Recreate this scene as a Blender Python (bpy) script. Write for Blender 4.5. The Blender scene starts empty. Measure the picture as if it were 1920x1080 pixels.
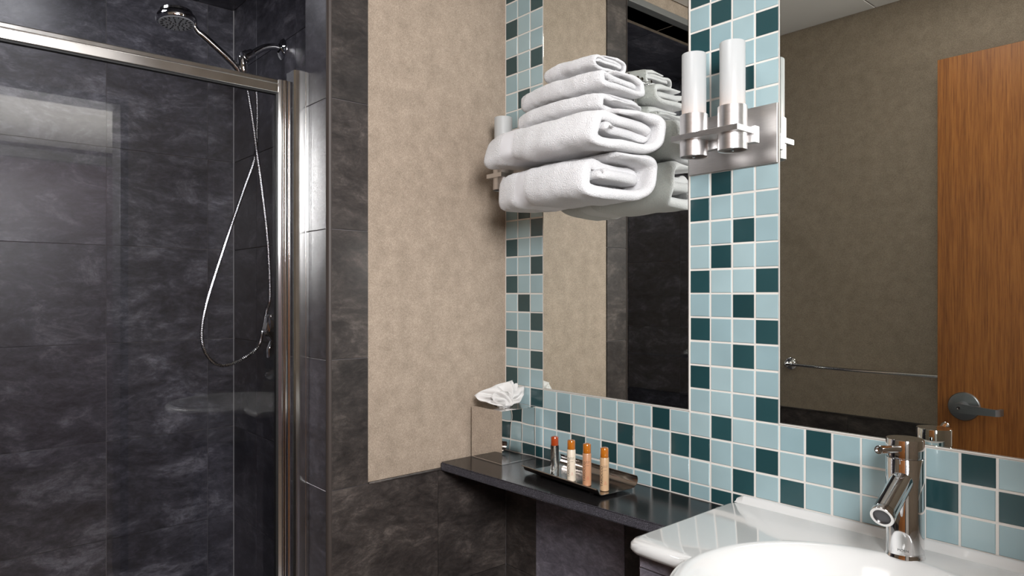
import bpy, bmesh, math, random
from mathutils import Vector, Matrix, noise
random.seed(7)
R = math.radians; PI = math.pi
scn = bpy.context.scene; COL = scn.collection

# ---------------------------------------------------------------- camera, world, lights, exposure
YAW = R(41.115)
cam_d = bpy.data.cameras.new('camera'); cam = bpy.data.objects.new('camera', cam_d); COL.objects.link(cam)
cam.location = (1.4578, -1.2517, 0.0)
cam.rotation_euler = (R(90), 0, R(90) - YAW)
cam_d.sensor_width = 36; cam_d.lens = 1297.1 / 1920 * 36
cam_d.shift_y = 11.35 / 1920; cam_d.clip_start = 0.01; cam_d.clip_end = 50
scn.camera = cam
scn.view_settings.view_transform = 'Standard'; scn.view_settings.look = 'None'
scn.view_settings.gamma = 1; scn.view_settings.exposure = 0.24; scn.view_settings.use_curve_mapping = False
w = bpy.data.worlds.new('world'); scn.world = w; w.use_nodes = True
w.node_tree.nodes['Background'].inputs[0].default_value = (.8, .85, 1, 1)
w.node_tree.nodes['Background'].inputs[1].default_value = 0.3

def area(name, loc, target, sx, sy, power, color=(1, 1, 1)):
    l = bpy.data.lights.new(name, 'AREA'); l.shape = 'RECTANGLE'; l.size = sx; l.size_y = sy
    l.energy = power; l.color = color
    o = bpy.data.objects.new(name, l); COL.objects.link(o); o.location = loc
    o.rotation_euler = (Vector(target) - Vector(loc)).to_track_quat('-Z', 'Y').to_euler()
    return o
area('bedroom_lamp_light', (1.95, -1.25, 0.55), (0.5, -0.40, 0.0), 0.46, 0.6, 40, (.98, .985, 1.0))  # strobe softbox behind the camera, unseen just beyond the doorway
area('bedroom_ceiling_fill', (3.1, -0.6, 0.35), (3.1, -0.6, 2), 1.6, 1.6, 82, (1.0, .99, .97))  # added, unseen: brightens the bedroom ceiling that the shower glass reflects
area('bathroom_ceiling_light', (0.80, -0.82, 1.015), (0.80, -0.82, -1), 0.30, 0.30, 1.6, (.98, .985, 1.0))
area('shower_fill_light', (-0.55, -1.0, 0.955), (-0.6, -1.0, -1), 0.14, 0.14, 1.6, (.93, .94, 1.0))  # added fill with no fixture, lifts the dark shower walls

# ---------------------------------------------------------------- key levels (eye height is z = 0)
FLOOR, CEIL, JZ, ROW, LINT = -1.295, 1.035, -0.4496, 0.2991, 0.965
YJ, YB, YT = -0.5336, -0.4305, -0.2301      # jamb corner, paint edge, wainscot joint
XS, YS, YF = -0.943, -0.415, -1.38          # shower back wall, shower head wall, far wall
XB = 1.5                                     # doorway wall
P, MB0 = 0.05, -0.2488                       # mosaic pitch, mirror bottom level

# ---------------------------------------------------------------- materials
class M:
    def __init__(s, name):
        s.m = bpy.data.materials.new(name); s.m.use_nodes = True
        s.t = s.m.node_tree; s.N = s.t.nodes; s.L = s.t.links
        s.b = s.N['Principled BSDF']
    def set(s, **k):
        for a, v in k.items():
            s.b.inputs[a.replace('_', ' ')].default_value = v
        return s
    def n(s, t, **k):
        q = s.N.new(t)
        for a, v in k.items(): setattr(q, a, v)
        return q
    def coord(s, scale=(1, 1, 1), rnd=True):
        tc = s.n('ShaderNodeTexCoord'); mp = s.n('ShaderNodeMapping'); mp.inputs['Scale'].default_value = scale
        if rnd:
            oi = s.n('ShaderNodeObjectInfo'); cx = s.n('ShaderNodeVectorMath', operation='SCALE')
            cx.inputs[0].default_value = (37.3, 51.7, 23.1); s.L.new(oi.outputs['Random'], cx.inputs['Scale'])
            ad = s.n('ShaderNodeVectorMath', operation='ADD'); s.L.new(tc.outputs['Object'], ad.inputs[0]); s.L.new(cx.outputs[0], ad.inputs[1])
            s.L.new(ad.outputs[0], mp.inputs[0])
        else: s.L.new(tc.outputs['Object'], mp.inputs[0])
        return mp.outputs[0]
    def noise(s, vec, scale, detail=4, rough=.55, dist=0):
        q = s.n('ShaderNodeTexNoise'); q.inputs['Scale'].default_value = scale; q.inputs['Detail'].default_value = detail
        q.inputs['Roughness'].default_value = rough; q.inputs['Distortion'].default_value = dist
        s.L.new(vec, q.inputs['Vector']); return q.outputs['Fac']
    def ramp(s, fac, stops):
        q = s.n('ShaderNodeValToRGB'); e = q.color_ramp.elements
        while len(e) < len(stops): e.new(.5)
        for i, (p, c) in enumerate(stops): e[i].position = p; e[i].color = (*c, 1)
        s.L.new(fac, q.inputs[0]); return q.outputs[0]
    def mul(s, a, b, f=1.0, mode='MULTIPLY'):
        q = s.n('ShaderNodeMix', data_type='RGBA', blend_type=mode); q.inputs[0].default_value = f
        s.L.new(a, q.inputs[6]); s.L.new(b, q.inputs[7]); return q.outputs[2]
    def bump(s, h, strength=.3, dist=.002):
        q = s.n('ShaderNodeBump'); q.inputs['Strength'].default_value = strength; q.inputs['Distance'].default_value = dist
        s.L.new(h, q.inputs['Height']); s.L.new(q.outputs[0], s.b.inputs['Normal'])

def rgb(r, g, b):   # sRGB 0-255 -> linear
    f = lambda c: (c / 255 / 12.92) if c / 255 <= .04045 else ((c / 255 + .055) / 1.055) ** 2.4
    return (f(r), f(g), f(b))

def slate(name, dark, mid, light, rough=.33):
    k = M(name); v = k.coord((1, 1.9, 1))
    a = k.noise(v, 6, 12, .74, .5); b = k.noise(v, 30, 10, .8, .8)
    c1 = k.ramp(a, [(.40, dark), (.53, mid), (.66, light)])
    c2 = k.ramp(b, [(.38, (.66, .66, .66)), (.52, (1, 1, 1)), (.66, (1.55, 1.55, 1.55))])
    oi = k.n('ShaderNodeObjectInfo'); r = k.ramp(oi.outputs['Random'], [(0, (.85, .85, .85)), (1, (1.15, 1.15, 1.15))])
    col = k.mul(k.mul(c1, c2), r); k.L.new(col, k.b.inputs['Base Color'])
    rr = k.n('ShaderNodeMapRange'); rr.inputs[3].default_value = rough - .08; rr.inputs[4].default_value = rough + .14
    k.L.new(b, rr.inputs[0]); k.L.new(rr.outputs[0], k.b.inputs['Roughness'])
    k.bump(b, .22, .0012); return k.m

def plain(name, col, rough=.5, metal=0, **k):
    q = M(name).set(Base_Color=(*col, 1), Roughness=rough, Metallic=metal, **k); return q.m

def vinyl(name, base, lite):
    k = M(name); v = k.coord(rnd=False)
    a = k.noise(v, 420, 3, .6); b = k.noise(v, 26, 5, .6); 
    c = k.ramp(a, [(.3, tuple(x * .74 for x in base)), (.52, base), (.72, lite)])
    d = k.ramp(b, [(.3, (.84, .83, .81)), (.7, (1.08, 1.07, 1.06))])
    k.L.new(k.mul(c, d), k.b.inputs['Base Color']); k.set(Roughness=.6); k.b.inputs['Specular IOR Level'].default_value = .3
    k.bump(a, .35, .0008); return k.m

def glass_tile(name, c0, c1):
    k = M(name); v = k.coord()
    a = k.noise(v, 9, 2); oi = k.n('ShaderNodeObjectInfo')
    r = k.ramp(oi.outputs['Random'], [(0, c0), (1, c1)])
    d = k.ramp(a, [(.3, (.93, .93, .93)), (.7, (1.06, 1.06, 1.06))])
    k.L.new(k.mul(r, d), k.b.inputs['Base Color'])
    k.set(Roughness=.22); k.b.inputs['Coat Weight'].default_value = .6; k.b.inputs['Coat Roughness'].default_value = .1
    k.bump(k.noise(v, 60, 3), .06, .0008); return k.m

def brushed(name, col, rough, sx, anis=0.0):
    k = M(name); v = k.coord(sx, rnd=False); a = k.noise(v, 60, 4, .6)
    c = k.ramp(a, [(.3, tuple(x * .9 for x in col)), (.7, col)]); k.L.new(c, k.b.inputs['Base Color'])
    k.set(Metallic=1.0); rr = k.n('ShaderNodeMapRange'); rr.inputs[3].default_value = rough * .8; rr.inputs[4].default_value = rough * 1.25
    k.L.new(a, rr.inputs[0]); k.L.new(rr.outputs[0], k.b.inputs['Roughness']); k.bump(a, .05, .0004); return k.m

slate_cool = slate('slate_cool', rgb(54, 53, 60), rgb(75, 74, 82), rgb(118, 116, 124), .3)
slate_warm = slate('slate_warm', rgb(47, 42, 40), rgb(64, 58, 55), rgb(92, 84, 79), .38)
slate_under_lifted = slate('slate_under_lifted', rgb(108, 103, 112), rgb(124, 119, 128), rgb(142, 137, 146), .4)  # tone raised to stand in for light missing under ledge and basin
grout_dark = plain('grout_dark', rgb(128, 124, 126), .85)
grout_light = plain('grout_light', rgb(222, 217, 210), .8)
paint_beige = vinyl('wallcovering_beige', rgb(168, 152, 136), rgb(187, 171, 154))
paint_brown = vinyl('wallcovering_taupe', rgb(162, 147, 129), rgb(178, 163, 145))
ceiling_mat = plain('ceiling_paint', rgb(205, 200, 194), .8)
tile_pale = glass_tile('glass_tile_pale', rgb(146, 172, 178), rgb(163, 186, 190))
tile_dark = glass_tile('glass_tile_dark', rgb(30, 62, 66), rgb(42, 76, 80))
mirror_mat = plain('mirror_silver', (.84, .862, .822), .0, 1)
mirror_edge = plain('mirror_edge', (.30, .36, .34), .2)
chrome = plain('chrome', (.82, .82, .83), .045, 1)
chrome_soft = plain('chrome_soft', (.72, .71, .70), .1, 1)
nickel = brushed('door_frame_nickel', (.76, .75, .73), .16, (.3, .3, .3))
steel_h = brushed('brushed_steel', (.72, .70, .69), .36, (1, 1, 8))
steel_cup = brushed('brushed_steel_cup', (.74, .72, .71), .36, (1, 1, 12))
gray_metal = brushed('door_lever_metal', (.33, .34, .35), .36, (1, 1, 6))
rubber = plain('rubber_black', (.008, .008, .008), .5)
ceramic = plain('ceramic_white', rgb(212, 212, 210), .07, 0, Coat_Weight=.4, Coat_Roughness=.03)
black_metal = plain('black_gap', (.01, .01, .01), .6)

k = M('black_stone'); v = k.coord(rnd=False); a = k.noise(v, 900, 2, .7); b = k.noise(v, 40, 4)
c = k.ramp(a, [(.3, rgb(20, 19, 19)), (.62, rgb(30, 28, 28)), (.78, rgb(92, 90, 92))]); k.L.new(c, k.b.inputs['Base Color'])
k.set(Roughness=.17); k.b.inputs['Specular IOR Level'].default_value = .22; k.bump(a, .1, .0005); black_stone = k.m
k = M('stone_honed_edge'); v = k.coord(rnd=False); a = k.noise(v, 800, 2, .7); c = k.ramp(a, [(.35, rgb(42, 40, 44)), (.55, rgb(62, 60, 67)), (.72, rgb(150, 148, 156))]); k.L.new(c, k.b.inputs['Base Color']); k.set(Roughness=.5); stone_edge = k.m

k = M('wood_veneer'); v = k.coord((1, 1, .035), rnd=False); a = k.noise(v, 260, 5, .65); b = k.noise(v, 22, 3, .5, .5)
c = k.ramp(a, [(.3, rgb(128, 74, 30)), (.55, rgb(166, 104, 48)), (.75, rgb(182, 120, 60))]); d = k.ramp(b, [(.3, (.82, .8, .78)), (.7, (1.1, 1.1, 1.1))])
k.L.new(k.mul(c, d), k.b.inputs['Base Color']); k.set(Roughness=.42); k.bump(a, .12, .0006); wood = k.m

k = M('towel_terry'); v = k.coord(rnd=True); a = k.noise(v, 520, 2, .5); b = k.noise(v, 60, 4, .6)
c = k.ramp(a, [(.3, rgb(222, 221, 223)), (.7, rgb(236, 235, 235))]); k.L.new(c, k.b.inputs['Base Color'])
k.set(Roughness=.95); k.b.inputs['Sheen Weight'].default_value = .4; k.b.inputs['Specular IOR Level'].default_value = .1
k.bump(k.mul(a, b, .3), .8, .005); towel_mat = k.m
k = M('towel_band'); v = k.coord((1, 1, 1)); a = k.noise(v, 500, 2); k.set(Base_Color=(*rgb(226, 225, 227), 1), Roughness=.9); k.bump(a, .3, .001); band_mat = k.m

k = M('tissue_paper'); k.set(Base_Color=(*rgb(240, 238, 236), 1), Roughness=.9)
tr = k.n('ShaderNodeBsdfTranslucent'); tr.inputs[0].default_value = (.9, .88, .86, 1); mx = k.n('ShaderNodeMixShader'); mx.inputs[0].default_value = .3
out = k.N['Material Output']; k.L.new(k.b.outputs[0], mx.inputs[1]); k.L.new(tr.outputs[0], mx.inputs[2]); k.L.new(mx.outputs[0], out.inputs[0]); tissue_mat = k.m

# clear sheet glass: Fresnel mix of transparent and mirror reflection (a pane too thin to bend the view)
k = M('pane_glass'); k.N.remove(k.b); out = k.N['Material Output']
fr = k.n('ShaderNodeFresnel'); ge = k.n('ShaderNodeNewGeometry'); ir = k.n('ShaderNodeMapRange'); ir.inputs[3].default_value = 1.52; ir.inputs[4].default_value = 1 / 1.52; k.L.new(ge.outputs['Backfacing'], ir.inputs[0]); k.L.new(ir.outputs[0], fr.inputs[0]); tp = k.n('ShaderNodeBsdfTransparent'); tp.inputs[0].default_value = (.955, .955, .96, 1)
gl = k.n('ShaderNodeBsdfGlossy'); gl.inputs['Roughness'].default_value = .0; mx = k.n('ShaderNodeMixShader')
k.L.new(fr.outputs[0], mx.inputs[0]); k.L.new(tp.outputs[0], mx.inputs[1]); k.L.new(gl.outputs[0], mx.inputs[2]); k.L.new(mx.outputs[0], out.inputs[0]); pane_glass = k.m

# frosted lamp glass
k = M('frosted_glass'); k.N.remove(k.b); out = k.N['Material Output']
df = k.n('ShaderNodeBsdfDiffuse'); df.inputs[0].default_value = (.78, .79, .79, 1); tl = k.n('ShaderNodeBsdfTranslucent'); tl.inputs[0].default_value = (.85, .86, .86, 1)
gl = k.n('ShaderNodeBsdfGlossy'); gl.inputs['Roughness'].default_value = .35; m1 = k.n('ShaderNodeMixShader'); m1.inputs[0].default_value = .55
m2 = k.n('ShaderNodeMixShader'); m2.inputs[0].default_value = .07
k.L.new(df.outputs[0], m1.inputs[1]); k.L.new(tl.outputs[0], m1.inputs[2]); k.L.new(m1.outputs[0], m2.inputs[1]); k.L.new(gl.outputs[0], m2.inputs[2]); k.L.new(m2.outputs[0], out.inputs[0]); frosted = k.m

def emis(name, col, s):
    k = M(name); k.b.inputs['Emission Color'].default_value = (*col, 1); k.b.inputs['Emission Strength'].default_value = s
    k.set(Base_Color=(*col, 1)); return k.m
bulb_glow = emis('bulb_glow', (1, .5, .25), 2.5)
lamp_glow = emis('lamp_diffuser_glow', (1, .95, .88), 2)

# ---------------------------------------------------------------- mesh helpers
def tag(o, label=None, cat=None, group=None, kind=None):
    if label: o['label'] = label
    if cat: o['category'] = cat
    if group: o['group'] = group
    if kind: o['kind'] = kind
    return o
def thing(name, loc, label, cat, group=None):
    o = bpy.data.objects.new(name, None); COL.objects.link(o); o.location = loc; o.empty_display_size = .05
    return tag(o, label, cat, group)
def root_loc(o):
    p = Vector((0, 0, 0))
    while o is not None: p += o.location; o = o.parent
    return p
def obj(name, bm, mat, parent=None, smooth=False, label=None, auto=None):
    """links a bmesh given in world coordinates; as child it is shifted to its parent's origin"""
    me = bpy.data.meshes.new(name)
    if parent is not None: bmesh.ops.translate(bm, verts=bm.verts, vec=-root_loc(parent))
    bmesh.ops.recalc_face_normals(bm, faces=bm.faces)
    bm.to_mesh(me); bm.free()
    mats = mat if isinstance(mat, (list, tuple)) else [mat]
    for m_ in mats: me.materials.append(m_)
    if smooth:
        for p in me.polygons: p.use_smooth = True
        if auto is not None:
            me.set_sharp_from_angle(angle=R(auto))
    o = bpy.data.objects.new(name, me); COL.objects.link(o)
    if parent is not None: o.parent = parent
    if label: o['label'] = label
    return o
def box(bm, x0, x1, y0, y1, z0, z1, bev=0, seg=2):
    b = bmesh.new(); bmesh.ops.create_cube(b, size=1)
    for v in b.verts:
        v.co = Vector(((x0 + x1) / 2 + v.co.x * (x1 - x0), (y0 + y1) / 2 + v.co.y * (y1 - y0), (z0 + z1) / 2 + v.co.z * (z1 - z0)))
    if bev: bmesh.ops.bevel(b, geom=b.edges[:], offset=bev, segments=seg, affect='EDGES', profile=.5)
    merge(bm, b); return bm
def merge(bm, b, mi=0):
    vm = {}
    for v in b.verts: vm[v] = bm.verts.new(v.co)
    for f in b.faces:
        try: g = bm.faces.new([vm[v] for v in f.verts]); g.material_index = f.material_index + mi
        except ValueError: pass
    b.free()
def B(*a, **k): return box(bmesh.new(), *a, **k)
def frame_of(d):
    d = Vector(d).normalized(); a = Vector((0, 0, 1)) if abs(d.z) < .9 else Vector((1, 0, 0))
    u = d.cross(a).normalized(); return u, d.cross(u).normalized()
def lathe(bm, prof, c, axis=(0, 0, 1), seg=32, close=False):
    """prof: list of (radius, distance along axis)"""
    ax = Vector(axis).normalized(); u, v = frame_of(ax); c = Vector(c); rings = []
    for r, h in prof:
        if r < 1e-6: rings.append([bm.verts.new(c + ax * h)])
        else: rings.append([bm.verts.new(c + ax * h + (u * math.cos(2 * PI * i / seg) + v * math.sin(2 * PI * i / seg)) * r) for i in range(seg)])
    n = len(rings); rng = range(n if close else n - 1)
    for j in rng:
        a, b = rings[j], rings[(j + 1) % n]
        for i in range(seg):
            k_ = (i + 1) % seg
            if len(a) == 1 and len(b) == 1: continue
            if len(a) == 1: bm.faces.new((a[0], b[i], b[k_]))
            elif len(b) == 1: bm.faces.new((a[i], a[k_], b[0]))
            else: bm.faces.new((a[i], a[k_], b[k_], b[i]))
    return bm
def tube(bm, pts, rad, seg=12, cap=True):
    pts = [Vector(p) for p in pts]; n = len(pts)
    rad = rad if isinstance(rad, (list, tuple)) else [rad] * n
    t = (pts[1] - pts[0]).normalized(); u, v = frame_of(t); rings = []
    for i, p in enumerate(pts):
        t2 = (pts[min(i + 1, n - 1)] - pts[max(i - 1, 0)]).normalized()
        q = t.rotation_difference(t2); u = q @ u; v = q @ v; t = t2
        rings.append([bm.verts.new(p + (u * math.cos(2 * PI * k / seg) + v * math.sin(2 * PI * k / seg)) * rad[i]) for k in range(seg)])
    for a, b in zip(rings, rings[1:]):
        for i in range(seg): bm.faces.new((a[i], a[(i + 1) % seg], b[(i + 1) % seg], b[i]))
    if cap: bm.faces.new(rings[0][::-1]); bm.faces.new(rings[-1])
    return bm
def spline(ctrl, n=12):
    c = [Vector(p) for p in ctrl]; c = [2 * c[0] - c[1]] + c + [2 * c[-1] - c[-2]]; out = []
    for i in range(1, len(c) - 2):
        for j in range(n):
            t = j / n; a, b, d, e = c[i - 1], c[i], c[i + 1], c[i + 2]
            out.append(.5 * ((2 * b) + (-a + d) * t + (2 * a - 5 * b + 4 * d - e) * t * t + (-a + 3 * b - 3 * d + e) * t ** 3))
    out.append(c[-2]); return out
def prism(bm, poly, axis, a0, a1):
    """extrude 2D polygon; axis 'x' -> poly is (y,z), 'y' -> (x,z), 'z' -> (x,y)"""
    f = {'x': lambda p, a: (a, p[0], p[1]), 'y': lambda p, a: (p[0], a, p[1]), 'z': lambda p, a: (p[0], p[1], a)}[axis]
    A = [bm.verts.new(f(p, a0)) for p in poly]; Bv = [bm.verts.new(f(p, a1)) for p in poly]; n = len(poly)
    for i in range(n): bm.faces.new((A[i], A[(i + 1) % n], Bv[(i + 1) % n], Bv[i]))
    bm.faces.new(A[::-1]); bm.faces.new(Bv); return bm

# ---------------------------------------------------------------- tiles as single parts
_tm = {}
def tile_mesh(w_, h_, d, bev, mat):
    key = (round(w_, 4), round(h_, 4), d, mat.name)
    if key in _tm: return _tm[key]
    bm = bmesh.new(); X, Y = w_ / 2, h_ / 2
    lo = [bm.verts.new(p) for p in ((-X, -Y, 0), (X, -Y, 0), (X, Y, 0), (-X, Y, 0))]
    mi = [bm.verts.new((v.co.x, v.co.y, d - bev)) for v in lo]
    hi = [bm.verts.new((math.copysign(X - bev, v.co.x), math.copysign(Y - bev, v.co.y), d)) for v in lo]
    for a, b in ((lo, mi), (mi, hi)):
        for i in range(4): bm.faces.new((a[i], a[(i + 1) % 4], b[(i + 1) % 4], b[i]))
    bm.faces.new(hi)
    me = bpy.data.meshes.new('tile'); bm.to_mesh(me); bm.free(); me.materials.append(mat); _tm[key] = me; return me
def tile_at(parent, name, o, u, v, cu, cv, w_, h_, d, bev, mat):
    u, v = Vector(u), Vector(v); n = u.cross(v)
    t = bpy.data.objects.new(name, tile_mesh(w_, h_, d, bev, mat)); COL.objects.link(t)
    mt = Matrix((u, v, n)).transposed().to_4x4()
    mt.translation = Vector(o) + u * cu + v * cv - root_loc(parent)
    t.parent = parent; t.matrix_local = mt; return t
def tile_grid(parent, o, u, v, us, vs, mat, d=.004, gap=.0017, bev=.0005, wob=.0):
    for a, b in zip(us, us[1:]):
        for c_, e in zip(vs, vs[1:]):
            if b - a < .012 or e - c_ < .012: continue
            mm = mat((a + b) / 2, (c_ + e) / 2) if callable(mat) else mat
            dd = (random.random() - .5) * wob
            oo = Vector(o) + Vector(u).cross(Vector(v)) * dd
            tile_at(parent, 'tile', oo, u, v, (a + b) / 2, (c_ + e) / 2, b - a - gap, e - c_ - gap, d, bev, mm)
def steps(lo, hi, ref, st):
    k0 = math.ceil((lo - ref) / st - 1e-6); out = [lo]
    while ref + k0 * st < hi - 1e-6:
        p = ref + k0 * st
        if p > lo + 1e-6: out.append(p)
        k0 += 1
    return out + [hi]
ZR = lambda lo, hi: steps(lo, hi, JZ, ROW)
def S(name, bm, mat, parent=None, **k):
    o = obj(name, bm, mat, parent, **k)
    if parent is None: o['kind'] = 'structure'
    return o

# ---------------------------------------------------------------- room shell
floor = S('floor', B(XS - .1, 1.62, YF, .1, FLOOR - .1, FLOOR), grout_dark)
tile_grid(floor, (0, 0, FLOOR), (1, 0, 0), (0, 1, 0), steps(.0, 1.5, 0, .3), steps(YF, -.002, 0, .3), slate('slate_floor', rgb(110, 105, 102), rgb(132, 127, 123), rgb(155, 150, 146), .4), d=.004)
tile_grid(floor, (0, 0, FLOOR), (1, 0, 0), (0, 1, 0), steps(XS, -.12, 0, .3), steps(YF, YS, 0, .3), slate_cool, d=.004)
ceiling = S('ceiling', B(-.004, 1.62, YF, .1, CEIL, CEIL + .08), ceiling_mat)
pan = bmesh.new()
for a, b in zip(steps(0, 1.5, .4443, .61), steps(0, 1.5, .4443, .61)[1:]):
    p = B(a + .002, b - .002, YF + .004, -.004, CEIL - .006, CEIL, bev=.0015, seg=1)
    obj('ceiling_panel', p, ceiling_mat, ceiling)

# wall with the shower opening: beige part, lintel, tiled jamb and wainscot
bm = B(-.12, -.004, YJ + .004, .1, FLOOR, CEIL); box(bm, -.12, -.004, YF, YJ + .004, LINT, CEIL)
wall_front = S('wall_front', bm, paint_beige)
gb = B(-.06, -.0035, YJ + .0035, YB, FLOOR, CEIL - .001); box(gb, -.06, -.0035, YB - .001, .003, FLOOR, JZ - .004)
obj('grout_bed', gb, grout_dark, wall_front)
xo = -.004
tile_grid(wall_front, (xo, 0, 0), (0, 1, 0), (0, 0, 1), [YJ + .008, YB], ZR(JZ, CEIL), slate_warm)
tile_grid(wall_front, (xo, 0, 0), (0, 1, 0), (0, 0, 1), [YJ + .008, YT, -.001], [FLOOR] + [JZ - 2 * ROW, JZ - ROW, JZ], slate_warm)
# thin bullnose cap on the wainscot
obj('cap_strip', B(-.005, .004, YB, -.001, JZ - .002, JZ + .004, bev=.0018), slate_warm, wall_front)
# reveal of the jamb (faces the shower opening) and metal corner strip
obj('reveal_bed', B(-.12, -.012, YJ + .002, YJ + .01, FLOOR, CEIL - .001), grout_dark, wall_front)
slate_reveal = slate('slate_reveal', rgb(52, 50, 55), rgb(66, 64, 71), rgb(84, 82, 90), .32)
tile_grid(wall_front, (0, YJ + .004, 0), (1, 0, 0), (0, 0, 1), [-.12, -.010], ZR(FLOOR, LINT), slate_reveal)
cs = bmesh.new(); pts = [(-.010, YJ - .001), (-.006, YJ - .0015), (-.001, YJ + .0015), (.0012, YJ + .005), (.0012, YJ + .0085), (-.003, YJ + .0085), (-.003, YJ + .004), (-.010, YJ + .003)]
obj('corner_strip', prism(cs, pts, 'z', FLOOR, CEIL - .002), plain('corner_strip_bronze', rgb(64, 56, 52), .5, .1), wall_front, smooth=True, auto=40)
# lintel edge trim seen in the mirror
obj('lintel_trim', B(-.03, .002, YF, YJ - .004, LINT - .002, LINT + .02, bev=.001), plain('trim_alu', rgb(140, 140, 138), .4, .5), wall_front)

# shower walls
wall_sb = S('wall_shower_back', B(XS - .1, XS - .004, YF - .1, YS + .1, FLOOR, CEIL), grout_dark)
tile_grid(wall_sb, (XS - .004, 0, 0), (0, 1, 0), (0, 0, 1), steps(YF, YS, -.5002, .2966), ZR(FLOOR, LINT), slate_cool)
wall_ss = S('wall_shower_side', B(XS, -.12, YS + .004, YS + .1, FLOOR, CEIL), grout_dark)
tile_grid(wall_ss, (0, YS + .004, 0), (1, 0, 0), (0, 0, 1), steps(XS, -.121, -.7396, .2966), ZR(FLOOR, LINT), slate_cool)
ceil_s = S('ceiling_shower', B(XS, -.1195, YF, YS + .1, LINT + .004, CEIL), grout_dark)
def grid_ceiling():
    tile_grid(ceil_s, (0, 0, LINT + .004), (0, 1, 0), (1, 0, 0), steps(YF, YS, -.828, .2966), steps(XS, -.121, -.395, .2885), slate_cool)
    obj('soffit_bed', B(-.119, -.03, YF, YJ - .004, LINT + .004, LINT + .006), grout_dark, ceil_s)
    tile_grid(ceil_s, (0, 0, LINT + .004), (0, 1, 0), (1, 0, 0), steps(YF, YJ - .004, -.828, .2966), [-.1065, -.031], slate_cool)
grid_ceiling()
# caulk line in the shower corner
cau = bmesh.new(); prism(cau, [(XS - .001, YS + .001), (XS + .0035, YS + .001), (XS - .001, YS - .0035)], 'z', FLOOR, LINT)
obj('caulk_line', cau, plain('caulk_grey', rgb(150, 148, 150), .6), wall_sb)

# left wall (seen in the mirror): taupe covering over a tiled wainscot, runs on into the shower
wall_left = S('wall_left', B(XS - .1, 1.62, YF - .1, YF - .004, FLOOR, CEIL), paint_brown)
obj('grout_bed', B(0, 1.499, YF - .006, YF - .0035, FLOOR, JZ - .004), grout_dark, wall_left)
tile_grid(wall_left, (0, YF - .004, 0), (-1, 0, 0), (0, 0, 1), [-1.499, -1.2457, -.9457, -.6457, -.3457, -.0457, -.0], [FLOOR] + [JZ - 2 * ROW, JZ - ROW, JZ], slate_warm)
obj('cap_strip', B(0, 1.499, YF - .006, YF + .003, JZ - .002, JZ + .004, bev=.0015), slate_warm, wall_left)
obj('grout_bed', B(XS, -.12, YF - .006, YF - .0035, FLOOR, LINT), grout_dark, wall_left)
tile_grid(wall_left, (0, YF - .004, 0), (-1, 0, 0), (0, 0, 1), steps(.121, -XS, .395, .2966), ZR(FLOOR, LINT), slate_cool)

# shower curb
curb = S('trim_1', B(-.16, -.01, YF, YJ, FLOOR, FLOOR + .1, bev=.004), slate_cool)

# doorway wall behind the photographer
DY0, DY1, DTOP = -1.345, -.602, .770
bm = B(XB, 1.62, YF, DY0 - .03, FLOOR, CEIL); box(bm, XB, 1.62, DY1 + .03, .1, FLOOR, CEIL); box(bm, XB, 1.62, DY0 - .03, DY1 + .03, DTOP + .03, CEIL)
wall_back = S('wall_back', bm, paint_brown)
bm = B(XB - .012, 1.632, DY1, DY1 + .03, FLOOR, DTOP + .03, bev=.002); box(bm, XB - .012, 1.632, DY0 - .03, DY0, FLOOR, DTOP + .03, bev=.002)
box(bm, XB - .012, 1.632, DY0, DY1, DTOP, DTOP + .03, bev=.002)
S('trim_2', bm, plain('door_frame_paint', rgb(58, 54, 54), .35))

# ---------------------------------------------------------------- mosaic wall
wall_right = S('wall_right', B(-.004, 1.5, .0032, .1, FLOOR, CEIL), paint_beige)
obj('grout_bed', B(-.003, 1.4995, -.0016, .0034, -.4316, CEIL), grout_light, wall_right)
obj('grout_bed', B(-.003, 1.4995, .0012, .0034, FLOOR, -.4316), grout_dark, wall_right)
DARK = {0: [21, 19, 17, 7, 5, 2, 0, 12, 23, -3], 1: [15, 9, 4, 13, 22], 2: [20, 17, 8, 6, 3, 1, -1, 11, 24, -4],
        3: [-4], 4: [-2], 5: [-3], 7: [-3], 8: [-2], 9: [-3], 10: [-1, -4], 11: [-2, -4],
        12: [17, 15, 12, 8, 5, 3, 1, -2, 20, 23], 13: [16, 14, 9, 6, -1, -4, 19, 22], 14: [13, 7, 4, 2, -3, -4, 18, 21, 24], 15: [15, 5, 3, 0, -2, 10, 19, 22],
        16: [-3], 17: [-1], 18: [-2], 20: [-3], 21: [-2], 22: [-1], 23: [-2], 25: [-1], 26: [-3], 28: [-2]}
KT = 25
def mosaic(c_, k_):
    z0 = MB0 + k_ * P; z1 = z0 + P
    if k_ == -4: z0 = -.4305
    mt = tile_dark if k_ in DARK.get(c_, []) else tile_pale
    jx, jz = (random.random() - .5) * .0008, (random.random() - .5) * .0008
    t = tile_at(wall_right, 'mosaic_tile', (0, .0012, 0), (1, 0, 0), (0, 0, 1), (c_ + .5) * P + jx, (z0 + z1) / 2 + jz, P - .0040, z1 - z0 - .0040, .0042, .0009, mt)
    t.location.y += (random.random() - .5) * .0003
for c_ in list(range(0, 3)) + list(range(12, 16)):
    for k_ in range(0, KT): mosaic(c_, k_)
for c_ in range(0, 30):
    for k_ in (-1, -2, -3) + ((-4,) if c_ < 15 else ()): mosaic(c_, k_)
# dark tiles below the ledge, one column lightened in place of missing light
tile_grid(wall_right, (0, .0012, 0), (1, 0, 0), (0, 0, 1), [.001, .1224, .4224, .7224, 1.0224, 1.3224, 1.498], [FLOOR] + [JZ - 2 * ROW, JZ - ROW, -.4326], lambda a, b: slate_under_lifted if .13 < a < .43 else slate_warm, d=.0038)

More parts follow.
